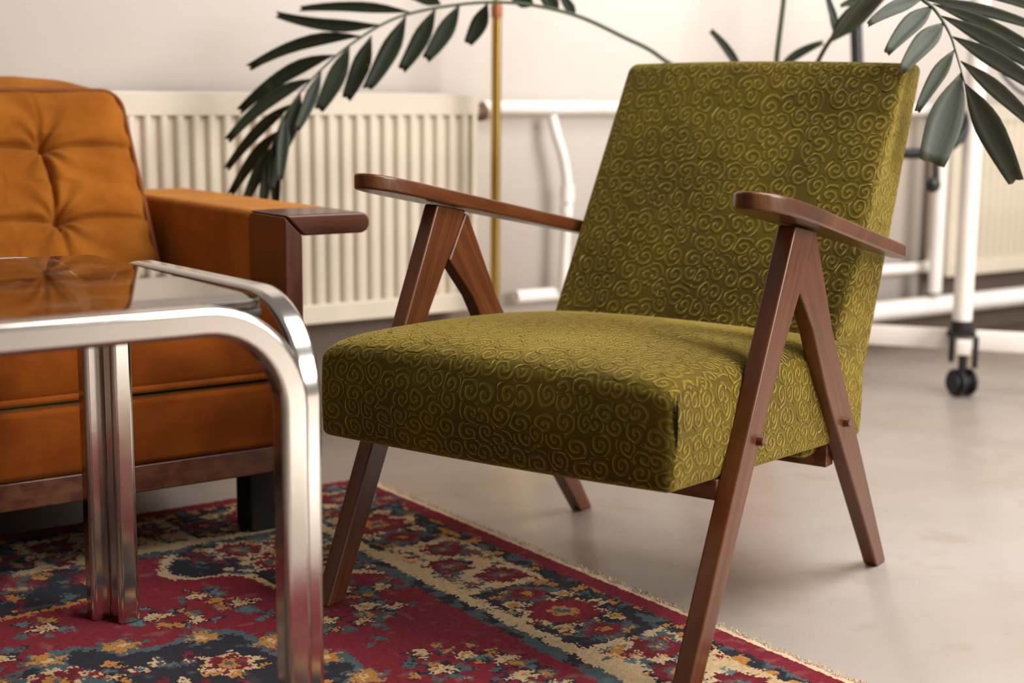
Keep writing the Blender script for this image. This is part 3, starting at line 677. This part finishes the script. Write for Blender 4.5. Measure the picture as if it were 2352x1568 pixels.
# tufted back cushion
def back_cushion(xc, W, label):
    H, TK = .414, .105; c = empty('back_cushion', (xc, 2.402, .33), 0, label, 'cushion')
    ez = Vector((0, .536, 1)).normalized(); ey = Vector((0, 1, -.536)).normalized()
    ub = [xc-.847, ]; cols = [.847-xc-.158*k for k in range(0, 5)]; cols = [u for u in cols if -W/2+.08 < u < W/2-.08]
    rows = [.170, .303]
    # buttons given in cushion plane: u along x, v up the slope
    def dsp(u, v):
        e = min(W/2-abs(u), v, H-v); puff = .030*(1-math.exp(-max(e, 0)/.035))
        dcx = min(abs(u-k) for k in cols); dcy = min(abs(v-k) for k in rows)
        inside_v = rows[0]-.02 < v < rows[1]+.02
        cr = .021*math.exp(-(dcx/.0042))*(1 if inside_v else .2)+.021*math.exp(-(dcy/.0042))
        bt = .016*max(math.exp(-((u-a)**2+(v-b)**2)/.022**2) for a in cols for b in rows)
        sw = .006*max(math.exp(-((u-a)**2+(v-b)**2)/.07**2) for a in cols for b in rows)
        a, b = min(((a, b) for a in cols for b in rows), key=lambda q: (u-q[0])**2+(v-q[1])**2)
        th = math.atan2(v-b, u-a); rd = math.hypot(u-a, v-b)
        wr = .0058*math.sin(th*9+math.sin(rd*40))*math.exp(-rd/.07)*min(1, rd/.02)+.0026*math.sin(v*120+u*25+2*math.sin(u*30))*math.exp(-max(W/2-abs(u), 0)/.06)
        return puff-cr*(1-math.exp(-max(e, 0)/.016))-bt-sw+wr
    bm = bmesh.new(); nu, nv = 220, 140; G = []
    for i in range(nu+1):
        row = []
        for j in range(nv+1):
            u = -W/2+W*i/nu; v = H*j/nv
            # rounded corners of the front panel
            a_ = abs(u)-(W/2-.034); b_ = abs(v-H/2)-(H/2-.034); uu, vv_ = u, v
            if a_ > 0 and b_ > 0:
                f_ = max(a_, b_)/math.hypot(a_, b_); uu = math.copysign(W/2-.034+a_*f_, u); vv_ = H/2+math.copysign(H/2-.034+b_*f_, v-H/2)
            row.append(bm.verts.new(Vector((uu, 0, 0))+ez*vv_-ey*dsp(u, v)))
        G.append(row)
    B = []
    for i in range(nu+1): B.append([bm.verts.new(Vector((-W/2+W*i/nu, 0, 0))+ez*(H*j/nv)+ey*TK) for j in (0, nv)])
    for i in range(nu):
        for j in range(nv): bm.faces.new((G[i][j], G[i+1][j], G[i+1][j+1], G[i][j+1]))
    # boxing strips, top one domed
    rim = [G[i][0] for i in range(nu+1)]+[G[nu][j] for j in range(1, nv+1)]+[G[i][nv] for i in range(nu-1, -1, -1)]+[G[0][j] for j in range(nv-1, 0, -1)]
    prev = rim
    for k in range(1, 9):
        s_ = k/8; ring = []
        for v_ in rim:
            bul = math.sin(math.pi*min(s_*.92, 1)); q = v_.co+ey*(TK*s_)
            vv = v_.co.dot(ez); n_ = Vector((0, 0, 0))
            if vv > H-.012: n_ += ez*.056*(1-(abs(v_.co.x)/(W/2))**6)
            if v_.co.x > W/2-.002: n_ += Vector((.010, 0, 0))
            if v_.co.x < -W/2+.002: n_ += Vector((-.010, 0, 0))
            ring.append(bm.verts.new(q+n_*bul))
        for a in range(len(rim)): bm.faces.new((prev[a], prev[(a+1) % len(rim)], ring[(a+1) % len(rim)], ring[a]))
        prev = ring
    bm.faces.new(prev)
    for v_ in [x for r_ in B for x in r_]: bm.verts.remove(v_)
    bm_obj('cushion_body', bm, M['orange'], c, ang=70)
    for a in cols:
        for b in rows:
            bm = bmesh.new(); sph(bm, (0, 0, 0), .0125, (1, .45, 1)); p_ = Vector((a, 0, 0))+ez*b-ey*(dsp(a, b)+.006)
            for v_ in bm.verts: v_.co += p_
            bm_obj('button', bm, M['orange'], c)
    r_ = .034; path = []
    for cx_, cv_, a0 in ((W/2-r_, H-r_, 0), (-W/2+r_, H-r_, 90), (-W/2+r_, r_, 180), (W/2-r_, r_, 270)):
        for k in range(7):
            a = math.radians(a0+15*k); path.append(Vector((cx_+(r_+.001)*math.cos(a), 0, 0))+ez*(cv_+(r_+.001)*math.sin(a))-ey*.001)
    path.append(path[0]); full = []
    for i in range(len(path)-1):
        for k in range(6): full.append(path[i].lerp(path[i+1], k/6))
    full.append(path[0]); sweep('piping', full, .0042, M['piping'], c, n=8)
    return c
back_cushion(.685, .64, 'orange button tufted back cushion beside the sofa arm')

# ------------------------------------------------------------------ brass floor lamp
lp = empty('floor_lamp', (1.896, 2.715, 0), 0, 'slim brass floor lamp pole standing by the radiator', 'floor lamp')
lathe('base', [(.001, .0004), (.13, .0004), (.135, .006), (.13, .018), (.03, .028), (.016, .04), (.001, .04)], M['brass'], lp)
sec = []
for k in range(24):
    a = 2*math.pi*k/24; r = .0108*(1-.13*(k % 4 == 0)); sec.append((r*math.cos(a), r*math.sin(a)))
sweep('pole', [(0, 0, .041), (0, 0, .4), (0, 0, .855)], 0, M['brass'], lp, section=sec, upv=(1, 0, 0))
lathe('collar', [(.001, .856), (.012, .856), (.0125, .862), (.0125, .878), (.012, .884), (.001, .884)], M['copper'], lp, n=24)
sweep('upper_pole', [(0, 0, .885), (0, 0, 1.45)], .008, M['brass'], lp)
bm = bmesh.new(); n_ = 40; R0 = [bm.verts.new((.19*math.cos(2*math.pi*k/n_), .19*math.sin(2*math.pi*k/n_), 1.36)) for k in range(n_)]; R1 = [bm.verts.new((.12*math.cos(2*math.pi*k/n_), .12*math.sin(2*math.pi*k/n_), 1.60)) for k in range(n_)]
for k in range(n_): bm.faces.new((R0[k], R0[(k+1) % n_], R1[(k+1) % n_], R1[k]))
sh = bm_obj('lamp_shade', bm, M['shade'], lp); sh.modifiers.new('s', 'SOLIDIFY').thickness = .002

# ------------------------------------------------------------------ palm
PB = Vector((2.144, 2.26, 0))
palm = empty('potted_palm', PB, 0, 'tall potted palm with dark green arching fronds behind the green armchair', 'potted palm')
lathe('pot', [(.001, .0004), (.095, .0004), (.10, .01), (.118, .22), (.126, .222), (.126, .25), (.112, .25), (.110, .225), (.001, .222)], M['pot'], palm)
lathe('soil', [(.001, .2225), (.107, .2225), (.08, .232), (.001, .238)], M['soil'], palm)
sweep('trunk', [(0, 0, .236), (.01, 0, .35), (.0, .01, .45)], [.022, .018, .012], M['stem'], palm)
def leaflet(parent, base, tip, width, sag, twist, m, seg=9, cut=.45, fold=.18, peak=.42, name='leaflet'):
    base, tip = Vector(base), Vector(tip); d = tip-base; L = d.length; bm = bmesh.new(); uvl = bm.loops.layers.uv.new('UVMap')
    mid = (base+tip)*.5; view = (mid-CAM).normalized(); sd = d.cross(view).normalized(); ax = d.normalized()
    sd = (Matrix.Rotation(twist, 3, ax)@sd).normalized(); nr = sd.cross(ax).normalized()
    if nr.dot(view) > 0: nr = -nr
    wd = width/max(.5, abs(math.cos(twist))); rows = []
    for i in range(seg+1):
        t_ = i/seg; p = base.lerp(tip, t_)+Vector(sag)*(4*t_*(1-t_))
        wv = math.sin(math.pi*min(1, (t_/peak)*.5)) if t_ < peak else 1-(1-cut)*((t_-peak)/(1-peak))**1.5
        hw = wd*.5*max(.05, wv); ja = random.uniform(-.025, .025)*L if i == seg else 0
        rows.append([(bm.verts.new(p-sd*hw+nr*hw*fold*0+ax*ja), (t_, 0)), (bm.verts.new(p-nr*hw*fold*1.2-sd*hw*.5), (t_, .25)), (bm.verts.new(p-nr*hw*fold*2.0+ax*(-.02*L if i == seg else 0)), (t_, .5)), (bm.verts.new(p-nr*hw*fold*1.2+sd*hw*.5), (t_, .75)), (bm.verts.new(p+sd*hw-ax*ja), (t_, 1))])
    for i in range(seg):
        for j in range(4):
            q = [rows[i][j], rows[i][j+1], rows[i+1][j+1], rows[i+1][j]]; f = bm.faces.new([k[0] for k in q])
            for lp_, k in zip(f.loops, q): lp_[uvl].uv = k[1]
    bm.transform(Matrix.Translation(-PB)); o = bm_obj(name, bm, M[m], parent, ang=80); s_ = o.modifiers.new('s', 'SOLIDIFY'); s_.thickness = .0007; s_.offset = 0
    return o
def frond(pix, r0, r1):
    """pix: list of (px, py, depth) from the crown outward"""
    pts = [Vector((.0, .01, .44))+PB]+[atd(*p) for p in pix]; sp = [p-PB for p in spline(pts, 8)]
    n = len(sp); return sweep('frond', sp, [r0+(r1-r0)*i/(n-1) for i in range(n)], M['stem'], palm, n=8)
# left arching frond
def dl(px): return 2.78+(px-600)/(1515-600)*.20
FL = frond([(1600, 220, 3.02)]+[(x, y, dl(x)) for x, y in [(1515, 130), (1430, 84), (1330, 38), (1230, 13), (1140, 5), (1050, 11), (950, 29), (880, 55), (800, 106), (740, 158), (690, 212), (650, 272), (628, 330)]], .0050, .0012)
PXM = lambda wpx, dep: wpx*dep/F
def LF(bx, by, tx, ty, w_, sag_px=0, tw=0, dd=0):
    b = atd(bx, by, dl(bx)); t_ = atd(tx, ty, dl(bx)+dd); d = (t_-b); nrm = Vector((0, 0, 1))
    leaflet(FL, b, t_, PXM(w_*1.18, dl(bx)), nrm*PXM(sag_px, dl(bx)), tw, 'leaf', cut=.50)
for a in [(946, 29, 688, 20, 21, 9), (875, 57, 634, 33, 25, -12), (833, 84, 571, 156, 25, 22), (770, 126, 549, 256, 29, 22), (718, 181, 522, 323, 26, 22), (672, 238, 520, 389, 23, 16),
          (640, 300, 529, 447, 24, 12), (628, 335, 560, 470, 25, 6), (626, 340, 600, 485, 24, 2), (630, 325, 634, 480, 22, 0), (1013, 10, 940, -12, 26, 4)]: LF(*a, tw=random.uniform(-.5, .5), dd=random.uniform(.0, .06))
for a in [(932, 37, 844, 203, 37, -8), (1000, 20, 922, 160, 34, -8), (1056, 10, 978, 136, 34, -8), (1120, 7, 1074, 100, 33, -8), (853, 82, 795, 227, 36, -8), (803, 105, 732, 253, 36, -8), (738, 163, 681, 299, 25, -5), (690, 214, 647, 350, 32, -5), (655, 268, 643, 412, 26, 0), (640, 300, 622, 440, 24, 0)]: LF(*a, tw=random.uniform(-.5, .5), dd=random.uniform(-.05, .02))
for a in [(1322, 36, 1288, -14, 20, 0), (1283, 24, 1240, -24, 30, 0), (1226, 13, 1175, -14, 30, 0)]: LF(*a, tw=.3, dd=.02)
# right frond drooping over the corner of the backrest
def dr(py): return 2.30-.05*(py/180)
FR = frond([(1800, 300, 3.0), (1887, 125, 2.85), (1932, 62, 2.78), (1990, -20, 2.62), (2045, -55, 2.48), (2088, -38, 2.36)]+[(x, y, dr(y)) for x, y in [(2118, -2), (2143, 18), (2165, 48), (2184, 84), (2196, 122), (2207, 160), (2216, 192)]], .0050, .0011)
def RF(bx, by, tx, ty, w_, sag_px=0, tw=0, dd=0, cut=.35, peak=.42):
    b = atd(bx, by, dr(by)); t_ = atd(tx, ty, dr(by)+dd); leaflet(FR, b, t_, PXM(w_, 2.25), Vector((0, 0, 1))*PXM(sag_px, 2.25), tw, 'leaf2', cut=cut, peak=peak)
for a in [(2118, -2, 1993, 56, 34, 10, .3, -.02), (2142, 14, 2036, 122, 46, 10, .3, -.03), (2168, 52, 2070, 165, 50, 8, .2, -.03), (2192, 114, 2106, 256, 36, 6, .25, -.02), (2209, 166, 2140, 374, 80, 4, -.15, -.02, .75, .6), (2216, 192, 2334, 418, 62, 6, .2, -.02, .55, .5),
          (2206, 140, 2405, 318, 37, 8, .25, .03), (2187, 84, 2425, 232, 39, 8, .3, .03), (2160, 36, 2440, 192, 37, 8, .3, .04), (2142, 9, 2430, 148, 31, 12, .3, .04), (2118, -2, 2430, 82, 28, 12, .3, .04), (2100, -40, 2440, 48, 26, 20, .3, .05)]: RF(*a)
# further stems and short leaves showing above the backrest
def short(pix, r0, r1): return frond(pix, r0, r1)
s1 = short([(1770, 260, 3.05), (1785, 125, 3.0), (1800, 0, 2.98), (1812, -140, 2.96)], .0060, .0045)
for a in ((1812, -140, 1700, -210), (1812, -140, 1900, -230), (1810, -110, 1720, -130)): leaflet(s1, atd(a[0], a[1], 2.96), atd(a[2], a[3], 2.94), .035, (0, 0, .02), .2, 'leaf')
s2 = FR
leaflet(s2, atd(1905, 98, 2.83), atd(2040, -30, 2.72), .040, (0, 0, .004), .5, 'leaf2', cut=.5)
leaflet(s2, atd(1925, 68, 2.81), atd(1898, -14, 2.84), .014, (0, 0, 0), .2, 'leaf'); leaflet(s2, atd(1917, 82, 2.82), atd(1906, -6, 2.86), .010, (0, 0, 0), .2, 'leaf')
leaflet(s2, atd(1985, 4, 2.75), atd(1930, 14, 2.76), .014, (0, 0, .004), .2, 'leaf2')
s3 = short([(1740, 320, 3.05), (1712, 180, 3.0)], .005, .003)
leaflet(s3, atd(1712, 180, 3.0), atd(1632, 70, 2.96), .017, (0, 0, .008), .2, 'leaf', cut=.5)
s4 = short([(1760, 300, 3.05), (1790, 160, 3.0)], .005, .003)
leaflet(s4, atd(1785, 158, 3.0), atd(1892, 97, 2.98), .018, (0, 0, .006), .2, 'leaf', cut=.5)

# ------------------------------------------------------------------ rolling rack at the right
RK = Vector((2.925, 2.262, 0)); rk = empty('rolling_rack', RK, 0, 'white rolling stand on casters with black bent tubes at right behind palm', 'rolling stand')
sweep('post', [(0, 0, .178), (0, 0, 1.25)], .0225, M['white_metal'], rk, n=20)
ba = math.radians(54.4+72); bd = Vector((math.cos(ba), math.sin(ba), 0)); bn = Vector((-bd.y, bd.x, 0))
cA = bd.copy()
def rb(name, c, l, w_, h, m, bev=.003):
    bm = box_bm(-l/2, l/2, -w_/2, w_/2, -h/2, h/2, bev); mt = Matrix((( bd.x, bn.x, 0, c[0]), (bd.y, bn.y, 0, c[1]), (0, 0, 1, c[2]), (0, 0, 0, 1))); bm.transform(mt); return bm_obj(name, bm, M[m], rk)
rb('base_bar', tuple(Vector((.03, .03, .126))+bd*-.02), 1.1, .03, .046, 'white_metal')
lathe('socket', [(.001, .156), (.026, .156), (.027, .160), (.027, .1775), (.001, .1775)], M['black'], rk, n=20)
rb('fork_plate', (0, 0, .148), .066, .05, .014, 'black')
for s_ in (-1, 1): rb('fork_arm', tuple(bd*s_*.027+Vector((-.012, -.018, .112-(.006 if s_ < 0 else 0)))), .013, .022, .062+(.012 if s_ < 0 else 0), 'black')
rb('cross_member', tuple(Vector((-.014, -.020, .119))), .032, .05, .034, 'white_metal')
sweep('caster_stem', [(-.012, -.018, .062), (-.012, -.018, .102)], .010, M['black'], rk)
ca = Vector((math.cos(ba+.75), math.sin(ba+.75), 0))
for s_ in (-1, 1):
    c = Vector((-.012, -.018, .0335))+ca*(-.0165*s_)
    bm = bmesh.new(); bmesh.ops.create_cone(bm, cap_ends=True, segments=28, radius1=.033, radius2=.033, depth=.028)
    bmesh.ops.bevel(bm, geom=[e for e in bm.edges if e.calc_face_angle(0) > .8], offset=.010, segments=4, affect='EDGES')
    bm.transform(Matrix.Translation(c)@Matrix(((-ca.y, 0, ca.x, 0), (ca.x, 0, ca.y, 0), (0, 1, 0, 0), (0, 0, 0, 1)))); bm_obj('caster_wheel', bm, M['black'], rk)
rel = lambda px, py, t: atd(px, py, t)-RK
sweep('black_tube', spline([rel(2262, -120, 3.50), rel(2258, 40, 3.50), rel(2245, 130, 3.50), rel(2232, 230, 3.50), rel(2212, 305, 3.50), rel(2165, 345, 3.50), rel(2110, 352, 3.51), rel(2040, 352, 3.52)], 6), .0125, M['black'], rk, n=14)
sweep('black_tube', [rel(1962, -120, 3.56), rel(1966, 60, 3.56), rel(1972, 240, 3.56), rel(1985, 350, 3.56)], .0145, M['black'], rk, n=14)
sweep('black_tube', spline([rel(1985, 350, 3.56), rel(2010, 356, 3.54), rel(2040, 352, 3.52)], 4), .0125, M['black'], rk, n=12)
sweep('knob_stem', [rel(2150, 352, 3.50), rel(2150, 415, 3.50)], .008, M['black'], rk)
bm = bmesh.new(); sph(bm, rel(2142, 424, 3.49), .0185); bm_obj('knob', bm, M['black'], rk)
sweep('cable', spline([rel(2262, 60, 3.52), rel(2290, 150, 3.54), rel(2345, 212, 3.56), rel(2420, 230, 3.58)], 6), .004, M['black'], rk, n=8)
